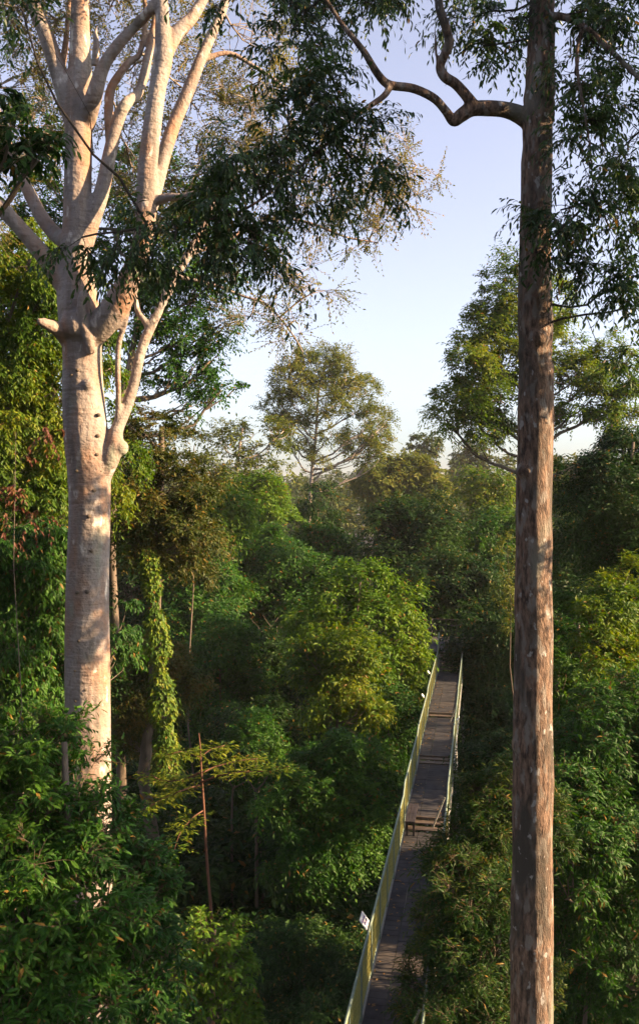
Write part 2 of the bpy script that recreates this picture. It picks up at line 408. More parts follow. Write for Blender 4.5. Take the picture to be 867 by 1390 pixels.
# ================================================================== WALKWAY
WA = math.atan2(219.5, F)                       # heading of the walkway
walk = tag(empty('canopy_walkway', (-1.67, 0, 0), -WA), 'long narrow elevated walkway with wire mesh railings running away through the forest', 'walkway')
ca = math.cos(WA)
segs = [(9, 26.3, 17.80), (26.9, 32.0, 18.05), (32.6, 38.0, 18.20), (38.3, 46.9, 18.35), (48.5, 53.5, 19.1)]
segs = [(a/ca, b/ca, z) for a, b, z in segs]
W2 = .60
rng = np.random.default_rng(9)
for (a, b, z) in segs:
    mb = MB(); y = a; w = W2 if z < 19 else 1.3
    while y < b-.05:
        for (x0, x1) in ((-w, -w*.36), (-w*.36+.012, w)):
            mb.box(((x0+x1)/2, y+.115, z-.02+rng.normal()*.002), (x1-x0, .222, .035), None)
        y += .232
    mb.build('deck', M['deck'], walk)
def stair(a, z0, z1, n, tread):
    for i in range(n):
        z = z0+(z1-z0)*(i+1)/(n+1) if n > 1 else (z0+z1)/2
        mb = MB(); mb.box((0, a+tread*(i+.5), z-.025), (2*W2-.02, tread*.92, .04)); mb.build('step', M['step'], walk)
for k in range(4):
    a, b = segs[k][1], segs[k+1][0]; n = {0: 2, 1: 2, 2: 1, 3: 5}[k]
    stair(a, segs[k][2], segs[k+1][2], n, (b-a)/n)
    mb = MB(); mb.box((0, b-.012, segs[k+1][2]-.03), (2*W2, .05, .07)); mb.build('nosing', M['step'], walk)
def zdeck(y):
    for k, (a, b, z) in enumerate(segs):
        if y <= b: 
            if y >= a or k == 0: return z
            pa = segs[k-1]; return pa[2]+(z-pa[2])*(y-pa[1])/(a-pa[1])
    return segs[-1][2]
yy = sorted(set([v for s in segs[:4] for v in s[:2]]+[segs[4][0]]))
H = 1.05
for s in (-1, 1):
    x = s*(W2+.05)
    for h_, r_, nm in ((H, .028, 'handrail'), (.06, .02, 'bottom_rail')):
        mb = MB(); q = [(x, y, zdeck(y)+h_) for y in yy]; mb.tube(spline([(*p, r_) for p in q], 2)[:, :3] if False else q, r_, 8); mb.build(nm, M['rail'], walk, False)
    mb = MB(); mb.tube([(x-s*.02, y, zdeck(y)-.14) for y in yy], .07, 6); mb.build('beam', M['steel'], walk)
ps = 1.6; ys_ = np.arange(segs[0][0]+.1, segs[4][0], ps)
protos = {}
for s in (-1, 1):
    x = s*(W2+.05)
    for i, y in enumerate(ys_):
        if 'post' not in protos:
            mb = MB(); mb.box((0, 0, H/2-.07), (.06, .06, H+.12)); protos['post'] = mb.build('post', M['rail'], walk).data
            po = bpy.data.objects[-1] if False else walk.children[-1]
            bpy.data.objects.remove(walk.children[-1]) if False else None
            first_post = [c for c in walk.children if c.name.startswith('post')][0]
            first_post.location = (x, y, zdeck(y))
            mb = MB(); l = ps-.05; h0, h1 = .07, H-.03; hh = h1-h0; st = .11
            for q in np.arange(-hh, l, st):
                for d in (1, -1):
                    a0 = max(0, q); a1 = min(l, q+hh)
                    if a1-a0 < .02: continue
                    za, zb = h0+(a0-q), h0+(a1-q)
                    if d < 0: za, zb = h0+h1-za, h0+h1-zb
                    p0 = np.array((.006*d, .025+a0, za)); p1 = np.array((.006*d, .025+a1, zb))
                    mb.tube([p0, p1], .004, 3, cap=False)
            for q in np.linspace(.13, l-.1, 9): mb.box((0, q, (h0+h1)/2), (.014, .022, hh))
            mp_ = mb.build('mesh_panel', M['wire'], walk); mp_.location = (x, y, zdeck(y)); protos['mesh'] = mp_.data
            continue
        p = link(bpy.data.objects.new('post', protos['post']), walk); p.location = (x, y, zdeck(y))
        if i < len(ys_)-1:
            p = link(bpy.data.objects.new('mesh_panel', protos['mesh']), walk); z0 = zdeck(y); z1 = zdeck(y+ps)
            p.location = (x, y, z0); p.rotation_euler = (math.atan2(z1-z0, ps), 0, 0)
# far platform: railings and a frame over its entrance
za = segs[4][2]; ya, yb = segs[4][0], segs[4][1]
for s in (-1, 1):
    for y in (ya, (ya+yb)/2, yb):
        mb = MB(); mb.box((s*1.3, y, za+.5), (.09, .09, 1.2)); mb.build('platform_post', M['bench'], walk)
    mb = MB()
    for h_ in (.35, .7, 1.05): mb.tube([(s*1.3, ya, za+h_), (s*1.3, yb, za+h_)], .025, 6)
    mb.build('platform_rail', M['bench'], walk)
mb = MB()
for h_ in (.35, .7, 1.05): mb.tube([(-1.3, yb, za+h_), (1.3, yb, za+h_)], .025, 6)
for q in np.linspace(-1.1, 1.1, 8): mb.box((q, yb, za+.55), (.03, .03, 1.05))
mb.build('platform_rail', M['bench'], walk)
for y in (16., 27., 38., 49.5):
    z = zdeck(y)
    for s in (-1, 1):
        gx = -1.67+math.sin(WA)*y; gz = float(ground_z(gx, y*ca))
        mb = MB(); mb.tube([(s*.9, y, gz-.4), (s*.55, y, z-.2)], .07, 8); mb.build('support_column', M['steel'], walk)
    mb = MB()
    for zz in np.arange(3, z-1, 3.2):
        w = .55+.35*(z-zz)/z; mb.tube([(-w, y, zz), (w, y, zz)], .03, 6); mb.tube([(-w, y, zz), (w*.96, y, zz+3)], .025, 6)
    mb.build('cross_brace', M['steel'], walk)

def wl(x, y, z=0):
    """walkway coordinates -> world"""
    c, s_ = math.cos(-WA), math.sin(-WA)
    return np.array((-1.67+c*x-s_*y, s_*x+c*y, z))
# bench on the deck against the left railing
by = 26.6/ca; bp = wl(-.42, by, zdeck(26/ca))
bench = tag(empty('bench', bp, -WA), 'low dark timber bench against the left railing of the walkway', 'bench')
mb = MB()
for q in (-.1, 0, .1): mb.box((q, 0, .45), (.09, 1.5, .035))
mb.build('seat', M['bench'], bench)
for q in (-.6, .6):
    mb = MB(); mb.box((-.1, q, .215), (.06, .06, .43)); mb.build('leg', M['bench'], bench)
    mb = MB(); mb.box((.1, q, .215), (.06, .06, .43)); mb.build('leg', M['bench'], bench)
    mb = MB(); mb.box((0, q, .39), (.14, .05, .05)); mb.build('crossbar', M['bench'], bench)

# fallen leaves on the boards
rg = np.random.default_rng(61); FP = []
for i in range(260):
    y = rg.uniform(17, 46)/ca
    if any(s_[0] <= y <= s_[1] for s_ in segs): FP.append(wl(rg.choice((-1, 1))*.58*rg.random()**.4, y, zdeck(y)+.004+rg.uniform(0, .012)))
FP = np.array(FP); a_ = rg.uniform(0, 6.283, len(FP)); DD_ = np.stack([np.cos(a_), np.sin(a_), rg.uniform(-.02, .1, len(FP))], 1)
o = leaves(rg, 'fallen_leaves', FP, DD_, np.tile((0, 0, 1.), (len(FP), 1)), .11, .05, M['litter'], None, True, None)
tag(o, 'dry fallen leaves scattered on the walkway boards', 'fallen leaves', kind='stuff')

def sign(label, y, s, size, ink):
    z = zdeck(y); p = wl(s*(W2+.05), y, z+H)
    r = tag(empty('sign_board', p, -WA), label, 'sign', 'small signs on the walkway railing')
    mb = MB(); mb.tube([(s*.03, 0, -.25), (s*.03, 0, .0), (s*.11, 0, .09)], .012, 6); mb.build('bracket', M['steel'], r)
    w, h = size; a = R(38)
    rot = np.array([[math.cos(a), 0, s*math.sin(a)], [0, 1, 0], [-s*math.sin(a), 0, math.cos(a)]])
    mb = MB(); c = np.array((s*.12, 0, .12)); mb.box(c, (.014, w, h), rot); mb.build('board', M['white'], r)
    if ink:
        for row, (b0, b1) in enumerate(((-.38, .30), (-.30, .36))):
            q = b0; mb = MB()
            while q < b1:
                l = rng.uniform(.04, .09)
                cc = c+rot@np.array((-s*.010, q*w, (.16-.3*row)*h)); mb.box(cc, (.003, l*w, .13*h), rot); q += l+.03
            mb.build('lettering', M['ink'], r)
sign('white signboard with violet writing beside the nearest stretch of left railing', 18.4/ca, -1, (.42, .24), True)
sign('small pale signboard on the left railing beyond the bench', 9.2*0+35.0/ca+2.0, -1, (.26, .15), False)
sign('farthest small pale signboard on the left railing, near the stairs', 41.0/ca, -1, (.26, .15), False)
sign('small pale signboard leaning off the right railing', 33.5/ca, 1, (.26, .15), False)

# ================================================================== HERO TREES
def fused(name, tubes, mat, parent, voxel, off, blobs=(), smooth=6):
    """tubes of (x, y, z, r) rows melted into one continuous surface"""
    mb = MB()
    for t in tubes: mb.tube(t[:, :3], t[:, 3], 16)
    for (c, r) in blobs:
        t = np.array([(c[0], c[1], c[2]+r*q, r*math.sqrt(max(.05, 1-q*q))) for q in np.linspace(-.95, .95, 7)]); mb.tube(t[:, :3], t[:, 3], 12)
    o = mb.build(name, mat, None, True, off)
    m = o.modifiers.new('r', 'REMESH'); m.mode = 'VOXEL'; m.voxel_size = voxel
    m2 = o.modifiers.new('s', 'SMOOTH'); m2.factor = .5; m2.iterations = smooth
    dg = bpy.context.evaluated_depsgraph_get(); me = bpy.data.meshes.new_from_object(o.evaluated_get(dg))
    bpy.data.objects.remove(o)
    me.polygons.foreach_set('use_smooth', np.full(len(me.polygons), True)); me.name = name
    if not me.materials: me.materials.append(mat)
    return link(bpy.data.objects.new(name, me), parent)

# --- pale smooth-barked tree
YP = 20.
pb = at(122, 1390, YP); pbase = np.array((pb[0], YP, float(ground_z(pb[0], YP))))
pale = tag(empty('pale_tree', pbase), 'huge pale smooth-barked tree with knobbly trunk and many rising limbs', 'tree')
def tb(pts, per=6): return spline(ipath(pts, YP), per)
gpy = HY+(EYE-pbase[2]+.4)*F/YP
T = [tb([(128, gpy, 130), (126, gpy-200, 84), (122, 1390, 66), (121, 1150, 62), (120, 1000, 61), (119, 900, 61), (119, 800, 58), (122, 700, 56), (121, 640, 58),
         (117, 590, 60), (113, 530, 58), (112, 480, 56), (110, 445, 62), (105, 400, 60), (103, 350, 48), (105, 300, 44), (106, 250, 42), (107, 180, 42), (108, 130, 42), (109, 80, 34), (109, 30, 29), (110, -60, 25), (112, -160, 18)], 5),
     tb([(100, 170, 28), (93, 145, 28), (80, 100, 27), (64, 50, 25), (46, 5, 23), (30, -60, 20)]),
     tb([(113, 330, 34), (124, 298, 30), (138, 262, 24), (148, 215, 22), (160, 165, 20), (172, 140, 18), (190, 122, 15, .6), (205, 60, 11, 1), (215, 0, 9, 1.4), (222, -60, 8, 1.6)]),
     tb([(150, 190, 16, .2), (148, 150, 15, .6), (152, 118, 12, .8), (175, 85, 10, .9), (190, 72, 8, 1.), (198, 20, 7, 1.), (190, -40, 6, 1)]),
     tb([(116, 170, 30), (128, 130, 26, -.4), (141, 90, 20, -.5), (163, 58, 18, -.6), (185, 35, 15, -.6), (208, 8, 13, -.8), (235, -40, 10, -.8)]),
     tb([(129, 90, 11, -.3), (131, 60, 9, -.4), (130, 44, 6, -.4), (133, 34, 1.5, -.42)]),
     tb([(115, 460, 50), (140, 438, 46, -.3), (162, 408, 42, -.5), (182, 365, 34, -.7), (195, 320, 32, -.8), (199, 270, 34, -.8), (201, 225, 31, -.8), (207, 170, 29, -.8), (214, 120, 27, -.8), (222, 78, 30, -.8), (221, 40, 24, -.8), (220, -10, 20, -.8), (222, -80, 16, -.8)]),
     tb([(222, 80, 24, -.8), (240, 45, 22, -.6), (262, 22, 19, -.4), (285, -20, 14, -.2), (300, -70, 10, 0)]),
     tb([(203, 290, 22, -.7), (214, 245, 23, -.5), (226, 200, 22, -.3), (240, 160, 21, -.1), (257, 120, 20, 0), (272, 82, 18, .2), (287, 48, 16, .4), (303, 10, 13, .6), (318, -50, 9, .8)]),
     tb([(128, 690, 34, .1), (138, 650, 30, .0), (149, 622, 32, -.1), (156, 603, 27, -.1), (159, 583, 21, 0), (170, 557, 19, .1), (181, 525, 17, .2), (191, 480, 16, .4), (202, 450, 16, .5), (214, 425, 15, .6), (225, 402, 14, .7), (237, 375, 13, .8), (256, 345, 12, .9), (280, 300, 9, 1.2), (300, 250, 7, 1.5)]),
     tb([(160, 572, 9, 0), (161, 540, 8, -.1), (160, 500, 8, -.2), (162, 465, 8, -.2), (170, 440, 7, -.2), (176, 415, 6, -.3)]),
     tb([(203, 448, 9, .5), (196, 435, 9, .5), (188, 424, 8, .5), (184, 405, 7, .4), (180, 380, 5, .4)]),
     tb([(100, 465, 36), (80, 448, 24, -.4), (64, 440, 17, -.7), (56, 437, 11, -.85), (52, 433, 4, -.95)]),
     tb([(96, 395, 40), (78, 370, 34, -.1), (58, 345, 28, -.2), (30, 312, 24, -.3), (0, 280, 24, -.4), (-40, 240, 20, -.4), (-90, 170, 14, -.4)]),
     tb([(98, 330, 30), (78, 320, 25, .3), (58, 296, 22, .4), (40, 262, 20, .5), (25, 230, 18, .6), (5, 180, 14, .7), (-15, 120, 11, .8)]),
     tb([(125, 480, 14, -.4), (112, 430, 13, -.55), (111, 404, 10, -.6), (113, 394, 5, -.62)]),
     tb([(205, 275, 14, -.8), (228, 268, 12, -.9), (250, 266, 9, -1), (285, 255, 6, -1.1), (320, 240, 5, -1)]),
     tb([(78, 118, 12, .1), (88, 70, 9, .4), (93, 20, 7, .5), (96, -30, 6, .6)]),
     # long thin branches reaching to the right
     tb([(256, 345, 7, .9), (300, 330, 6, 1.3), (345, 305, 6, 1.6), (385, 296, 5, 1.8), (430, 306, 5, 2), (470, 322, 4, 2.2), (515, 330, 3, 2.4)], 4),
     tb([(385, 296, 4, 1.8), (400, 280, 4, 2), (440, 272, 3, 2.2), (500, 262, 3, 2.3), (560, 235, 2.5, 2.5)], 4),
     tb([(237, 375, 7, .8), (285, 385, 5, 1), (330, 402, 4.5, 1.2), (360, 412, 4.5, 1.3), (385, 438, 4, 1.4), (402, 462, 3.5, 1.4), (412, 480, 3, 1.4)], 4),
     tb([(272, 82, 8, .2), (310, 72, 7, .4), (345, 90, 6, .6), (375, 110, 5, .7), (420, 150, 4, .8), (470, 200, 3, 1)], 4)]
kb = [(at(165, 608, YP)+np.array((0, -.1, 0)), .19), (at(125, 525, YP)+np.array((0, -.36, 0)), .15),
      (at(110, 445, YP)+np.array((0, -.25, 0)), .4)]
for t in T[1:]: t[:, 3] *= np.where(t[:, 3] > .12, .86, 1.)
T[0][:, 3] *= np.interp(T[0][:, 2], (29, 33), (1., .88))
fused('trunk', T, M['pale_bark'], pale, .032, pbase, kb, 5).location = (0, 0, 0)
mbk = MB(); 
def ball(mb, c, r, n=8, m=6, sq=(1, 1, 1)):
    c = np.asarray(c); t = [(0, 0, -r*math.cos(math.pi*(i+.35)/(m-.3)), r*math.sin(math.pi*(i+.35)/(m-.3))) for i in range(m)]
    k = mb.n; mb.tube([p[:3] for p in t], [max(p[3], .01*r) for p in t], n); v = mb.V[-1]; v *= np.asarray(sq); v += c
kmesh = None
for (kx, ky, kr) in ((139, 565, .055), (138, 593, .055), (137, 618, .055), (141, 640, .045), (134, 666, .055), (128, 700, .06), (131, 746, .05), (113, 801, .055), (126, 800, .06), (112, 640, .045),
                     (115, 865, .05), (110, 905, .045), (124, 930, .05), (104, 512, .05), (111, 945, .045), (102, 560, .045), (113, 506, .05)):
    c = at(kx, ky, YP); c = c+np.array((0, -math.sqrt(max(0.01, .47**2-((kx-119)/F*YP)**2))-.0, 0))
    if kmesh is None:
        ball(mbk, (0, 0, 0), 1, sq=(1, 1.1, .8)); o = mbk.build('bark_knob', M['bark'], pale, True); kmesh = o.data
    else: o = link(bpy.data.objects.new('bark_knob', kmesh), pale)
    o.location = tuple(c-pbase); o.scale = (kr, kr, kr)
# feathery crown
rng = np.random.default_rng(21)
fb = [(55, 40, 70, 50, 1), (15, 120, 60, 60, 1.5), (60, 190, 50, 50, 2), (150, 10, 70, 40, 1.5), (160, 100, 45, 40, 2.5), (175, 190, 45, 60, 3), (245, 60, 50, 50, 2), (270, 150, 60, 60, 2.5), (190, 270, 60, 40, 3),
      (340, 60, 60, 50, 2), (330, 150, 60, 50, 2.2), (390, 180, 60, 50, 2.2), (260, 240, 50, 50, 2.5), (330, 230, 60, 40, 2.5), (450, 230, 50, 35, 2.3), (520, 220, 50, 35, 2.4), (565, 225, 32, 25, 2.5), (480, 285, 50, 25, 2.3),
      (420, 315, 50, 25, 2), (500, 325, 40, 20, 2.4), (540, 270, 40, 22, 2.4), (355, 395, 45, 22, 1.3), (400, 435, 42, 26, 1.4), (340, 430, 30, 18, 1.3), (430, 390, 28, 16, 1.4), (410, 370, 30, 20, 1.4), (-40, 200, 60, 90, 1), (200, -60, 150, 50, 1), (30, -50, 120, 50, 1)]
blobs = []
for b in fb:
    y = YP+b[4]; blobs.append((at(b[0], b[1], y), (b[2]/F*y, b[2]/F*y*.9, b[3]/F*y)))
C, O = clumps(rng, blobs, .30, .42, -1)
P, D, Nn, st, v, tl, c0 = spray(rng, C, O, .30, .75, .085, .042, k=9, twig=1.9, droop=.15, updir=.15, spread=.8)
leaves(rng, 'crown', P, D, Nn, .085, .042, M['feather'], pale, False, pbase)
tips = [t[-1, :3] for t in T]+[t[len(t)//2, :3] for t in T[1:]]
allp = np.concatenate([t[:, :3] for t in T[1:]]); allp = np.concatenate([allp, allp[::2]])
mb = MB()
cc = np.array([b[0] for b in blobs]); own = np.argmin(((C[:, None]-cc[None])**2).sum(-1), 1)
for i, b in enumerate(blobs):
    a = allp[np.argmin(((allp-b[0])**2).sum(1))]; q = limb_path(a, b[0], rng, -.05, 6); mb.tube(q, np.linspace(.028, .016, 6), 5)
    for s in np.where(own == i)[0][:26]:
        mb.tube(limb_path(q[rng.integers(2, 6)], C[s], rng, -.03, 4), np.linspace(.013, .006, 4), 3, cap=False)
mb.build('twigs', M['white_bark'], pale, True, pbase)
twiglets(c0, st, v, tl, .15, .0045, M['white_bark'], pale, pbase)

# --- dark rough-barked tree
YD = 14.
pb = at(721, 1390, YD); dbase = np.array((pb[0], YD, float(ground_z(pb[0], YD))))
darkt = tag(empty('dark_tree', dbase), 'tall straight reddish-brown rough-barked tree with one crooked branch and dark hanging leaves', 'tree')
gpy = HY+(EYE-dbase[2]+.4)*F/YD
_wr = np.random.default_rng(3)
def tb(pts, per=6):
    t = spline(ipath(pts, YD), per)
    if per == 5: t[:, 0] += _wr.normal(size=len(t))*.008; t[:, 3] *= 1+_wr.normal(size=len(t))*.022
    return t
TT = [tb([(722, gpy, 100), (721, gpy-300, 66), (721, 1390, 59), (721, 1290, 58), (722, 1100, 55), (723, 900, 52), (724, 700, 49), (727, 500, 46), (726, 470, 47), (726, 300, 43), (729, 180, 40), (731, 150, 43), (733, 100, 39), (736, 0, 34), (738, -100, 30), (740, -250, 22)], 5),
      tb([(725, 170, 26), (705, 156, 24), (685, 149, 21, -.1), (662, 147, 21, -.2), (640, 148, 20, -.3), (625, 157, 19, -.3), (615, 164, 15, -.3), (604, 150, 12, -.4), (588, 133, 12, -.5), (560, 120, 12, -.6), (528, 115, 12, -.7), (512, 100, 11, -.8), (495, 72, 9.5, -.9), (478, 50, 8, -1), (462, 30, 7, -1), (440, -5, 6, -1.1)]),
      tb([(530, 116, 10, -.7), (521, 130, 9, -.8), (500, 145, 8, -.9), (475, 162, 7, -1), (452, 188, 6, -1.1), (420, 215, 5, -1.3), (380, 250, 5, -1.5), (330, 285, 5, -1.7), (270, 300, 4, -1.9), (200, 305, 3, -2)]),
      tb([(645, 148, 18, -.3), (634, 132, 15, -.4), (618, 114, 14, -.5), (603, 104, 14, -.6), (597, 90, 13, -.6), (604, 72, 13, -.7), (609, 55, 13, -.7), (603, 32, 12, -.8), (596, 10, 12, -.8), (592, -30, 10, -.8), (575, -80, 8, -1)]),
      tb([(594, 90, 5, -.6), (591, 65, 4, -.6), (590, 35, 3, -.6)]),
      tb([(736, 30, 16), (758, 22, 11, -.2), (790, 35, 9, -.5), (820, 60, 8, -.8), (850, 90, 7, -1), (890, 130, 6, -1.2)]),
      tb([(790, 35, 7, -.5), (782, 80, 6, -.8), (790, 140, 5, -1), (800, 200, 4, -1.1), (805, 270, 3, -1.2)])]
fused('trunk', TT, M['red_bark'], darkt, .024, dbase, [(at(727, 462, YD)+np.array((-.01, -.17, 0)), .17), (at(712, 640, YD)+np.array((0, -.1, 0)), .17), (at(731, 860, YD)+np.array((0, -.12, 0)), .17), (at(707, 1010, YD)+np.array((.03, -.05, 0)), .2), (at(736, 300, YD)+np.array((0, -.05, 0)), .13)], 3)
rng = np.random.default_rng(33)
db = [(395, 50, 55, 70, 0), (455, 15, 50, 30, .6), (385, 150, 50, 60, -1.5), (430, 130, 40, 50, -1.2), (340, 215, 60, 55, -2), (475, 195, 50, 50, -1), (495, 235, 38, 42, -1), (420, 240, 60, 50, -1.5),
      (300, 300, 70, 55, -2), (360, 335, 45, 60, -2), (235, 325, 65, 42, -2.2), (170, 325, 46, 24, -2.4), (112, 322, 26, 22, -2.5), (300, 245, 45, 50, -2), (440, 130, 24, 30, -.5),
      (540, -5, 34, 18, .4), (650, 20, 36, 40, .5), (655, 62, 24, 24, .4), (690, 25, 26, 52, .3), (600, -40, 80, 24, .8), (500, -20, 50, 30, .8),
      (790, 110, 50, 80, -.5), (845, 60, 45, 80, 0), (845, 200, 50, 90, -.5), (790, 220, 45, 60, -1), (760, 285, 42, 45, -1), (828, 310, 50, 75, -.8), (820, 395, 34, 42, -1), (862, 420, 30, 70, -1), (800, 10, 70, 45, 0), (740, 330, 22, 25, -1.2),
      (30, 12, 45, 20, -2.5), (290, -15, 60, 22, -2)]
blobs = []
for b in db:
    y = YD+b[4]; blobs.append((at(b[0], b[1], y), (b[2]/F*y, b[2]/F*y*1.0, b[3]/F*y)))
C, O = clumps(rng, blobs, .25, .55, -1)
P, D, Nn, st, v, tl, c0 = spray(rng, C, O, .25, 1.3, .125, .041, k=8, twig=1.5, droop=.48, updir=-.1, spread=.75)
leaves(rng, 'crown', P, D, Nn, .125, .041, M['hanging'], darkt, True, dbase)
allp = np.concatenate([t[:, :3] for t in TT]); mb = MB()
cc = np.array([b[0] for b in blobs]); own = np.argmin(((C[:, None]-cc[None])**2).sum(-1), 1)
for i, b in enumerate(blobs):
    a = allp[np.argmin(((allp-b[0])**2).sum(1))]; q = limb_path(a, b[0], rng, .03, 6); mb.tube(q, np.linspace(.022, .013, 6), 5)
    for s in np.where(own == i)[0][:40]:
        mb.tube(limb_path(q[rng.integers(2, 6)], C[s], rng, .05, 4), np.linspace(.008, .003, 4), 3, cap=False)
mb.build('twigs', M['dark_branch'], darkt, True, dbase)
twiglets(c0, st, v, tl, .48, .003, M['dark_branch'], darkt, dbase)

# ================================================================== OTHER TREES
def px_base(px, Y):
    x = (px-CX)/F*Y; return (x, Y, float(ground_z(x, Y)))
# --- emergent tree in the centre distance
tree('emergent_tree', 'tallest distant tree, slender pale trunk and open rounded crown against the sky', 'tree', 110,
     [(432, 500, 36, 24), (398, 515, 26, 20, -2), (378, 545, 20, 16), (470, 515, 26, 20), (498, 530, 18, 14, 2), (440, 545, 24, 16, -3), (410, 560, 24, 14), (380, 580, 14, 8), (395, 600, 18, 9, -3), (415, 610, 15, 10),
      (450, 590, 12, 7, -4), (482, 560, 18, 12), (500, 580, 24, 20, -2), (480, 600, 18, 16), (510, 595, 18, 14), (492, 620, 20, 14), (430, 630, 14, 8, -2), (455, 530, 18, 12, 4), (372, 562, 18, 13), (520, 578, 16, 16), (455, 490, 24, 14), (405, 492, 20, 13), (388, 530, 20, 14, -1), (515, 610, 16, 14)], 'golden', 41,
     bark='white_bark', base=px_base(436, 110), r0=.34, leaf=.36, sub_r=1.0, cover=.6, dens=1.0, fork=.6, max_sub=8, low=-1, droop=.1)
# --- right-hand open tree behind the dark trunk
tree('open_crowned_tree', 'tall open-crowned tree with yellow-green leaves behind the dark trunk', 'tree', 55,
     [(705, 375, 26, 32), (690, 420, 42, 34), (745, 420, 30, 40, 1), (655, 440, 30, 30), (640, 490, 34, 28, -1), (690, 490, 40, 32), (745, 480, 30, 38, 1), (625, 540, 40, 24), (675, 545, 36, 24, -1), (605, 570, 22, 14), (650, 580, 30, 16), (700, 590, 20, 14),
      (780, 510, 34, 24), (820, 490, 30, 24, 1), (850, 520, 30, 26), (800, 545, 34, 20), (760, 560, 20, 16), (840, 570, 22, 16)], 'yellow', 42,
     bark='bark', base=px_base(738, 55), r0=.32, leaf=.24, sub_r=.7, cover=.95, dens=1.0, fork=.55, max_sub=10, low=-1)
# --- tree with sky gaps behind the pale trunk
tree('ragged_tree', 'leafy tree with big sky gaps and vine-hung stem behind the pale limbs', 'tree', 36,
     [(215, 420, 34, 28), (150, 300, 34, 40, 1), (215, 300, 40, 50, 1), (260, 260, 34, 40, 1), (190, 230, 40, 30, 1), (280, 320, 30, 40, 1), (60, 280, 40, 50, 2), (40, 180, 40, 40, 2), (170, 450, 22, 30), (255, 455, 30, 22), (285, 490, 28, 16), (300, 440, 20, 16), (250, 510, 26, 16), (225, 470, 16, 40), (300, 530, 24, 12), (260, 550, 22, 12), (190, 400, 34, 20), (270, 400, 30, 18), (180, 510, 16, 22), (235, 370, 50, 22), (300, 370, 24, 14)],
     'mid', 43, base=px_base(212, 36), r0=.24, leaf=.19, sub_r=.5, cover=.8, dens=.85, fork=.45, low=-1, max_sub=10)
# --- ivy-clad column tree
YI = 32.
root = tree('vine_clad_tree', 'tree with a yellow-lit column of climbing vines and a bushy brown-green crown', 'tree', YI,
     [(200, 590, 40, 38), (190, 640, 34, 30), (235, 660, 40, 36), (215, 710, 50, 34), (255, 710, 32, 34), (190, 740, 26, 24), (240, 745, 34, 24), (170, 690, 26, 40), (262, 670, 18, 24)], 'brownish', 44, base=px_base(232, YI), r0=.34, leaf=.17, sub_r=.42, cover=.95, dens=.8, low=-1)
rng = np.random.default_rng(45); n = 9000
t = rng.random(n); py = 745+t*330; cxp = 204+30*(t**.8); rad = (4.5+7*t+3*np.sin(t*23)+2*np.sin(t*51))/F*YI*(1+.35*np.abs(rng.normal(size=n)))
a = rng.uniform(0, 2*math.pi, n)
P = np.stack([(cxp-CX)/F*YI+np.cos(a)*rad, YI-.6+np.sin(a)*rad, EYE-(py-HY)/F*YI], 1)+rng.normal(size=(n, 3))*.05
D = np.stack([np.cos(a), np.sin(a), -1.2+0*a], 1)+rng.normal(size=(n, 3))*.4; Nn = np.stack([np.cos(a), np.sin(a), .6+0*a], 1)
rb = np.array(root.location)
kp = (np.sin(P[:, 2]*3.1+a*2)+np.sin(P[:, 2]*7.3-a*3)+rng.normal(size=n)*.8) > -1.3; P, D, Nn = P[kp], D[kp], Nn[kp]
leaves(rng, 'climbing_vine', P, D, Nn, .16, .11, M['vine'], root, False, rb)
mb = MB(); mb.tube([(*(at(204+30*q**.8, 745+330*q, YI)+np.array((0, -.6, 0))),) for q in np.linspace(0, 1, 8)], np.linspace(.09, .24, 8), 8); mb.build('vined_stem', M['bark'], root, True, rb)

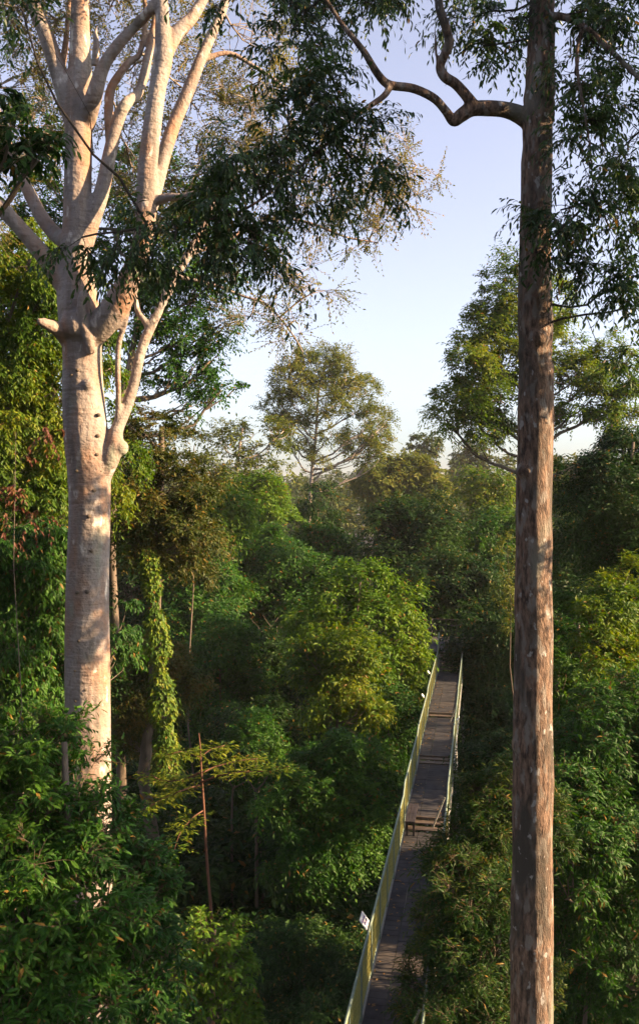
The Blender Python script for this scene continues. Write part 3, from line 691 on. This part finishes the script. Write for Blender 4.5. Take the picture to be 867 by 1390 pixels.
# name, label, mat, Y, px, top, rx, ry, lobes, kwargs
TREES = [
 ('backdrop_tree', 'tree with sky glints behind the upper left yellow leaves', 'mid', 46, dome(30, 330, 100, 120, 9, 50), dict(cover=.6)),
 ('backdrop_tree', 'shaded tree filling the gap between the pale trunk and the vine column', 'dark', 66, dome(175, 620, 80, 170, 9, 51), dict()),
 ('backdrop_tree', 'yellow-green tree behind the reddish-leaved shrub at the left edge', 'yellow', 36, dome(40, 540, 90, 120, 9, 52), dict()),
 ('backdrop_tree', 'dark tree behind the drooping broad leaves at the left edge', 'dark', 34, dome(50, 740, 110, 140, 9, 53), dict()),
 ('leaning_tree', 'brownish sunlit tree with a ragged edge right of the vine-clad crown', 'brownish', 40, [(270, 650, 20, 22), (262, 700, 26, 26), (275, 740, 20, 26), (250, 610, 18, 18), (262, 760, 22, 30)], dict(low=-1, r0=.06)),
 ('mounded_tree', 'shaded green mound of leaves under the bright bushy tree', 'mid', 68, dome(440, 715, 60, 60, 8, 54), dict()),
 ('mounded_tree', 'small lit green mound between the tall green tree and the billowing tree', 'bright', 58, dome(300, 668, 30, 36, 6, 55), dict()),
 ('mounded_tree', 'shaded mound of leaves left of the brightest green tree', 'dark', 50, dome(375, 850, 50, 60, 8, 56), dict()),
 ('mounded_tree', 'dim mound of leaves against the left railing halfway along the walkway', 'mid', 40, dome(530, 930, 36, 80, 7, 57), dict()),
 ('broad_crowned_tree', 'olive distant tree with bare pale stems left of the tallest tree', 'olive', 92, [(300, 605, 30, 20), (345, 590, 26, 14), (365, 610, 22, 14), (280, 630, 22, 18), (325, 630, 24, 18), (345, 640, 26, 16), (385, 585, 16, 12), (300, 660, 26, 14), (370, 635, 18, 12)], dict(bark='white_bark', cover=.6, dens=.7, r0=.35, base=(306, 92), fork=.5)),
 ('leafy_tree', 'bright green bushy tree below the olive trees left of centre', 'bright', 75, dome(352, 640, 55, 48, 7, 1), dict()),
 ('conical_tree', 'narrow dark bluish-green tree right under the tallest distant tree', 'dark', 84, [(432, 690, 22, 24), (425, 730, 26, 30), (450, 740, 24, 30), (415, 775, 26, 26)], dict()),
 ('spreading_tree', 'wide yellowish-olive tree right of the tallest distant tree', 'olive', 122, dome(545, 612, 72, 52, 9, 3), dict(cover=.8)),
 ('hazy_tree', 'small hazy tree poking above the olive tree right of centre', 'far', 180, dome(577, 588, 24, 22, 5, 4), dict()),
 ('hazy_tree', 'grey-green hazy tree on the skyline just left of the dark trunk', 'far', 200, dome(640, 598, 32, 36, 6, 5), dict()),
 ('hazy_tree', 'pale hazy tree on the skyline just right of the dark trunk', 'far', 150, dome(772, 618, 28, 34, 6, 6), dict()),
 ('slender_tree', 'yellow-green tree in the gap left of the dark trunk at the skyline', 'yellow', 92, dome(660, 632, 38, 48, 7, 7), dict(cover=.8)),
 ('rounded_tree', 'sunlit yellow-green round tree just right of the dark trunk', 'yellow', 78, dome(775, 656, 34, 34, 6, 8), dict()),
 ('domed_tree', 'dark green domed tree with a sunlit rim, centre right', 'dark', 66, dome(562, 664, 68, 72, 9, 9), dict()),
 ('shady_tree', 'shaded green tree between the domed tree and the dark trunk', 'mid', 70, dome(668, 695, 62, 70, 8, 10), dict()),
 ('billowing_tree', 'large mid-green billowing tree left of centre, below the bright bushy one', 'mid', 62, dome(370, 700, 80, 100, 10, 11), dict()),
 ('tall_tree', 'green tree rising behind the vine column, left of the billowing tree', 'mid', 54, dome(262, 690, 60, 120, 9, 12), dict()),
 ('broadleaf_tree', 'shaded tree under the domed tree at the far end of the walkway', 'dark', 60, dome(600, 745, 90, 85, 10, 13), dict()),
 ('sunlit_tree', 'brightest sunlit green tree in the middle of the forest, beside the walkway', 'bright', 45, [(490, 797, 38, 30), (452, 815, 30, 24), (524, 822, 28, 24), (415, 838, 22, 20), (545, 862, 26, 26), (500, 850, 38, 30, -1), (470, 880, 38, 34, -1.5), (552, 898, 16, 22), (530, 912, 32, 36, -1), (433, 880, 32, 30, -1), (480, 930, 44, 40, -1.5), (420, 930, 30, 36, -1), (545, 950, 26, 34, -.5)], dict(leaf=.27, sub_r=.75, cover=.95, k=5)),
 ('olive_tree', 'olive-yellow tree crown in front of the brightest green tree', 'yellow', 39, dome(456, 838, 58, 80, 8, 15), dict(leaf=.23, sub_r=.55)),
 ('walkway_side_tree', 'dark leafy tree hugging the right side of the walkway behind the dark trunk', 'dark', 47, dome(680, 790, 62, 130, 8, 16), dict()),
 ('pale_twigged_tree', 'small pale sunlit twiggy tree touching the left of the dark trunk', 'olive', 40, [(688, 755, 12, 22), (684, 800, 14, 20), (693, 830, 12, 18)], dict(cover=.7, dens=.7, r0=.05, fork=.85, leaf=.14, sub_r=.32, low=-1)),
 ('vine_draped_tree', 'dark tree crown in the shaded hollow right of the vine column', 'mid', 48, dome(295, 830, 66, 110, 8, 17), dict()),
 ('hollow_tree', 'shaded tree in the hollow below the billowing tree', 'dark', 42, dome(355, 930, 62, 95, 8, 18), dict()),
 ('lower_tree', 'dense green tree low in the middle, left of the walkway', 'mid', 33, dome(440, 1000, 98, 110, 11, 19)+[(480, 1040, 44, 40, -2), (400, 1090, 50, 44, -3), (480, 1120, 44, 50, -3), (440, 1160, 60, 50, -3)], dict(leaf=.17, sub_r=.42)),
 ('round_topped_tree', 'little round-topped tree between the sapling and the low dense tree', 'mid', 36, dome(345, 975, 34, 40, 5, 20), dict()),
 ('bushy_tree', 'brown-green bushy tree at the foot of the vine column', 'brownish', 34.5, dome(212, 845, 62, 95, 8, 21), dict(leaf=.16, sub_r=.4)),
 ('yellow_leaved_tree', 'tall yellow-green tree at the left edge behind the pale trunk', 'yellow', 27, [(50, 360, 60, 40), (10, 420, 50, 50), (70, 440, 40, 50), (30, 500, 60, 40), (75, 530, 34, 50), (20, 580, 60, 50), (75, 610, 36, 50), (30, 660, 60, 40), (-50, 500, 60, 140), (70, 690, 34, 34), (150, 500, 20, 60, 2), (165, 640, 24, 50, 2)], dict(leaf=.16, sub_r=.42, base=(-30, 27), cover=.85, dens=1.2, r0=.16, low=-1, droop=.7)),
 ('large_leaved_tree', 'shady tree with drooping broad leaves left of the pale trunk, halfway down', 'mid', 22, [(30, 760, 60, 50), (75, 800, 30, 50), (20, 850, 60, 50), (70, 890, 34, 50), (30, 940, 60, 40), (-50, 850, 60, 120), (160, 860, 16, 50, 4), (80, 740, 24, 34)], dict(leaf=.17, sub_r=.36, base=(-20, 22), droop=.8, ratio=.36, near=True, low=-1, cover=1., dens=1.1, r0=.12)),
 ('twiggy_shrub', 'tangled shrub with reddish leaves and bare pale twigs at the left edge', 'red', 19, [(20, 640, 26, 40), (45, 700, 26, 26), (8, 700, 20, 24), (62, 590, 12, 12)], dict(leaf=.13, sub_r=.3, cover=.14, dens=.5, base=(-25, 19), low=-1, r0=.02, droop=.9, fork=.8)),
 ('overhanging_tree', 'dark broad leaves overhanging the top left corner', 'dark', 12, [(12, 195, 42, 36), (-25, 240, 36, 30), (-50, 150, 60, 60), (50, 215, 20, 22)], dict(leaf=.17, sub_r=.26, base=(-330, 12), near=True, cover=.8, dens=.6, low=-1, ratio=.4, droop=.6, r0=.25)),
 ('dark_round_tree', 'massive shaded dark green tree at the right edge under the sunlit leaves', 'dark', 33, dome(860, 556, 76, 120, 9, 27)+[(800, 700, 40, 60, -1), (850, 740, 60, 60, -2)], dict()),
 ('shaded_tree', 'shaded tree behind the dark trunk, right of it and below the round sunlit one', 'dark', 50, dome(770, 700, 60, 110, 8, 28), dict()),
 ('golden_tipped_tree', 'tree with golden sunlit tips near the right edge, halfway down', 'yellow', 27, dome(850, 752, 66, 110, 9, 29), dict(leaf=.16, sub_r=.42)),
 ('dense_tree', 'dense mid-green tree immediately right of the dark trunk, halfway down', 'mid', 30, dome(780, 800, 58, 130, 9, 30), dict(leaf=.17, sub_r=.44)),
 ('glossy_leaved_tree', 'tree with large glossy leaves filling the lower right corner', 'mid', 23, dome(835, 900, 110, 190, 11, 31)+[(800, 1100, 60, 80, -.8), (850, 1180, 70, 90, -1.5), (785, 1260, 50, 80, -.5), (860, 1340, 80, 70, -1.5), (775, 1380, 60, 60, -.5)], dict(leaf=.17, sub_r=.36, near=True, ratio=.33, r0=.09)),
 ('behind_trunk_tree', 'shaded low tree right of the walkway, partly hidden by the dark trunk', 'dark', 31, dome(680, 985, 60, 120, 8, 32), dict()),
 ('narrow_leaved_tree', 'narrow-leaved tree with sunlight coloured into its golden tips, covering the near end of the walkway', 'narrow', 17.5, [(655, 1088, 26, 30), (692, 1070, 28, 40), (620, 1150, 28, 28), (665, 1120, 44, 44), (606, 1190, 36, 30), (640, 1200, 54, 44, -1), (700, 1190, 40, 60), (604, 1262, 42, 40, -.5), (640, 1280, 60, 50, -1), (602, 1340, 46, 46, -.8), (630, 1370, 80, 50, -1.2), (700, 1330, 50, 60), (740, 1130, 30, 60, .5)], dict(leaf=.14, sub_r=.26, near=True, ratio=.2, cover=.85, droop=.15, updir=.5, low=-1, base=(690, 17.5), r0=.12)),
 ('foreground_tree', 'big leafy dark green tree top filling the lower left corner', 'mid', 12.5, [(40, 1010, 60, 44), (95, 1070, 44, 44), (20, 1090, 60, 60, -.5), (130, 1120, 44, 50), (70, 1160, 70, 60, -.8), (170, 1180, 44, 50), (190, 1240, 44, 50, -.2), (120, 1240, 70, 60, -1), (30, 1240, 70, 70, -1.2), (180, 1310, 56, 50, -.5), (100, 1340, 80, 60, -1.2), (10, 1350, 80, 60, -1.5), (-40, 1150, 60, 150), (200, 1380, 50, 50)], dict(leaf=.13, sub_r=.25, near=True, ratio=.34, cover=.85, low=-1, base=(60, 12.5), r0=.14, droop=.25)),
 ('small_shrub', 'small bright shrub at the bottom beside the lower left tree', 'bright', 17, [(285, 1270, 30, 26), (310, 1300, 26, 30), (270, 1320, 34, 40), (300, 1370, 46, 50)], dict(leaf=.13, sub_r=.26, near=True, cover=.6)),
 ('deep_shade_tree', 'dark low tree deep in the shade at the bottom centre', 'dark', 26, dome(420, 1240, 100, 110, 9, 35), dict(cover=.7)),
 ('deep_shade_tree', 'dark low tree deep in the shade behind the sapling stem', 'dark', 40, dome(265, 1040, 75, 130, 8, 36), dict(cover=.8)),
]
for i, (nm, lab, mt, Y, bl, kw) in enumerate(TREES):
    kw = dict(kw)
    if 'base' in kw: kw['base'] = px_base(*kw['base'])
    tree(nm, lab, 'shrub' if 'shrub' in nm else 'tree', Y, bl, mt, 100+i, **kw)

# --- sapling with a reddish stem and flat tiers of leaves
YS = 22.; sb = px_base(288, YS); sb = np.array(sb)
sap = tag(empty('sapling', sb), 'thin reddish-stemmed sapling with flat yellow-lit branches in front of the dark hollow', 'sapling')
def sp(pts): return spline(ipath(pts, YS), 5)
gp = HY+(EYE-sb[2]+.2)*F/YS
rows = [sp([(296, gp, 7), (290, 1400, 5), (288, 1260, 4.2), (281, 1170, 3.8), (277, 1100, 3.4), (273, 1040, 2.8), (272, 1015, 2), (270, 995, 1.2)])]
brs = [[(273, 1062, 3), (300, 1052, 2.5, -.4), (335, 1048, 2, -.6), (372, 1046, 1.5, -.7), (392, 1040, 1, -.8)], [(273, 1066, 3), (250, 1072, 2.5, -.3), (220, 1085, 2, -.6), (195, 1100, 1.5, -.7)],
       [(272, 1050, 3), (295, 1040, 2, .3), (330, 1032, 1.5, .5), (350, 1030, 1.2, .6)], [(272, 1048, 3), (250, 1058, 2, .2), (222, 1060, 2, .4), (205, 1052, 1.5, .5)],
       [(271, 1030, 2), (285, 1018, 1.5, .2), (305, 1012, 1.2, .3)], [(271, 1028, 2), (250, 1020, 1.5, -.2), (225, 1025, 1.2, -.3)], [(276, 1100, 2.2), (262, 1110, 2, -.3), (245, 1130, 1.5, -.5), (235, 1160, 1, -.6)]]
mb = MB(); mb.tube(rows[0][:, :3], rows[0][:, 3], 8); mb.build('stem', M['red_stem'], sap, True, sb)
rng = np.random.default_rng(77); PP, DD, NN = [], [], []
for b in brs:
    t = sp(b); mb = MB(); mb.tube(t[:, :3], t[:, 3], 6); mb.build('branch', M['red_stem'], sap, True, sb)
    for q in t[len(t)//4:]:
        for _ in range(9):
            a = rng.uniform(0, 2*math.pi); d = np.array((math.cos(a), math.sin(a), rng.normal()*.12)); s0 = q[:3]+d*rng.uniform(0, .35)
            for e in range(3):
                PP.append(s0+d*e*.07); DD.append(d+rng.normal(size=3)*.5*np.array((1, 1, .3))); NN.append((rng.normal()*.25, rng.normal()*.25, 1))
leaves(rng, 'crown', np.array(PP), np.array(DD), np.array(NN), .13, .05, M['yellow'], sap, True, sb)

# --- thin pale trunks standing in the dark hollow
for i, (px, top, wid, Y, lab) in enumerate([(348, 1105, 4.5, 32, 'thin pale bare trunk in the dark hollow left of the low dense tree'), (358, 888, 3.5, 55, 'slim bare trunk showing in the shade under the billowing tree'),
                                            (374, 884, 3.2, 56, 'slim bare trunk leaning right under the billowing tree, right of its neighbour'), (315, 1100, 3, 34, 'thinnest bare trunk between the sapling and the pale bare trunk')]):
    b = np.array(px_base(px, Y)); t = tag(empty('bare_trunk', b), lab, 'tree trunk', 'bare trunks in the shade')
    g2 = HY+(EYE-b[2]+.3)*F/Y; q = spline(ipath([(px+4, g2, wid*1.6), (px+1, (g2+top)/2, wid*1.2), (px, top, wid), (px-2+i*2, top-34, wid*.7)], Y), 5)
    mb = MB(); mb.tube(q[:, :3], q[:, 3], 8)
    mb.build('trunk', M['bark'], t, True, b)
    mb = MB(); e = q[-3, :3]
    for s in (-1, 1): mb.tube(limb_path(e, e+np.array((s*.9, .4, 1.0)), np.random.default_rng(i), .05, 5), np.linspace(.03, .01, 5), 4)
    mb.build('branch', M['bark'], t, True, b)

# ------------------------------------------------------------------ unseen trees added beyond the right edge to cast shade
rng = np.random.default_rng(90)
def shade_tree(x, y, h, r, seed, src=None):
    b = np.array((x, y, float(ground_z(x, y))))
    root = tag(empty('shade_tree', b, rng.uniform(0, 6)), 'unseen leafy tree added beyond the right edge to cast shade', 'tree', 'added shade trees beyond the right edge')
    if src:
        for ch in src.children:
            c = ch.copy(); link(c, root)
        root.scale = (r/6., r/6., h/26.); return root
    rg = np.random.default_rng(seed); bl = [((x+rg.uniform(-.5, .5)*r, y+rg.uniform(-.5, .5)*r, b[2]+h-2.5-rg.uniform(0, 6)), (r*.55, r*.55, 2.6)) for _ in range(8)]
    C, O = clumps(rg, bl, 1.0, .8, -1); mb = MB(); wood(rg, mb, bl, C, b, (x, y, b[2]+h-3), .4, .12, .5); mb.build('trunk', M['bark'], root, True, b)
    P, D, Nn, *_ = spray(rg, C, O, 1., .7, .34, .17); leaves(rg, 'crown', P, D, Nn, .34, .17, M['mid'], root, False, b)
    root.rotation_euler = (0, 0, 0); return root
SH = [(34, 42, 27, 7), (32, 8, 25, 6), (44, 30, 30, 7)]
src = None
for i, (x, y, h, r) in enumerate(SH):
    t = shade_tree(x, y, h if i else 26, r if i else 6, 200+i, src)
    if src is None: src = t
def near_shade(name, label, x, y, lobes, seed, mat='mid'):  # added unseen tree, its lobes set where their shade should fall
    b = np.array((x, y, float(ground_z(x, y)))); rg = np.random.default_rng(seed)
    root = tag(empty(name, b), label, 'tree', 'added shade trees beyond the right edge')
    bl = [((p[0], p[1], p[2]), (p[3], p[3], p[4])) for p in lobes]
    C, O = clumps(rg, bl, .6, .75, -1); mb = MB(); wood(rg, mb, bl, C, b, (x, y, max(p[2] for p in lobes)), .4, .12, .5); mb.build('trunk', M['bark'], root, True, b)
    P, D, Nn, *_ = spray(rg, C, O, .6, 1.3, .2, .09); leaves(rg, 'crown', P, D, Nn, .2, .09, M[mat], root, False, b)
near_shade('shade_tree', 'unseen deep-crowned tree added just beyond the right edge for its shade, nearest the viewer', 10.5, 10,
           [(10, 11.0, 34, 3.0, 2.2), (10, 11.0, 38, 3.2, 2.6), (10.5, 11.3, 42, 3., 2.4), (10, 9.4, 29, 2.6, 2.6), (10, 9.2, 25, 2.6, 2.4), (10.5, 12.4, 36.5, 2.2, 2.)], 301)
near_shade('shade_tree', 'unseen slim tree added just beyond the right edge for its shade, behind the nearest one', 9.6, 16.7, [(9.4, 17.7, 32.2, 1.5, 1.1), (9.8, 17.0, 31.4, 1.3, 1.), (9.2, 18.3, 30.8, 1.0, .8), (9.4, 17.4, 29.4, .8, .6)], 302)

bk = None  # unseen trees added behind the viewer to hold back skylight
rng = np.random.default_rng(95)
for i, (x, y, h, r) in enumerate([(-2, -11, 40, 7), (-13, -9, 38, 7), (9, -10, 39, 6.5), (-17, 2, 36, 6), (-20, 12, 34, 6), (20, -12, 36, 7), (-26, -4, 40, 7)]):
    t = shade_tree(x, y, h if bk else 34, r if bk else 6, 260, bk)
    if bk is None: bk = t; t.scale = (1.15, 1.15, 1.2)
    t['label'] = 'unseen leafy tree added behind the viewer to cast shade'; t['group'] = 'added shade trees behind the viewer'; t.scale[2] *= 1 if i == 0 else .78

# ================================================================== HAZE
mb = MB(); z0, z1 = -5., 62.
mb.box((0, 850, (z0+z1)/2), (2900, 2200, z1-z0))
hm = bpy.data.materials.new('air_haze'); hm.use_nodes = True; nt = hm.node_tree; nt.nodes.clear()
pv = nt.nodes.new('ShaderNodeVolumePrincipled'); pv.inputs['Density'].default_value = .00014; pv.inputs['Color'].default_value = (.86, .90, .96, 1); pv.inputs['Anisotropy'].default_value = 0
oo = nt.nodes.new('ShaderNodeOutputMaterial'); nt.links.new(pv.outputs[0], oo.inputs['Volume'])
HAZE = True
if HAZE:
    hz = mb.build('haze', hm); tag(hz, 'thin morning haze over the forest', 'haze', kind='stuff')
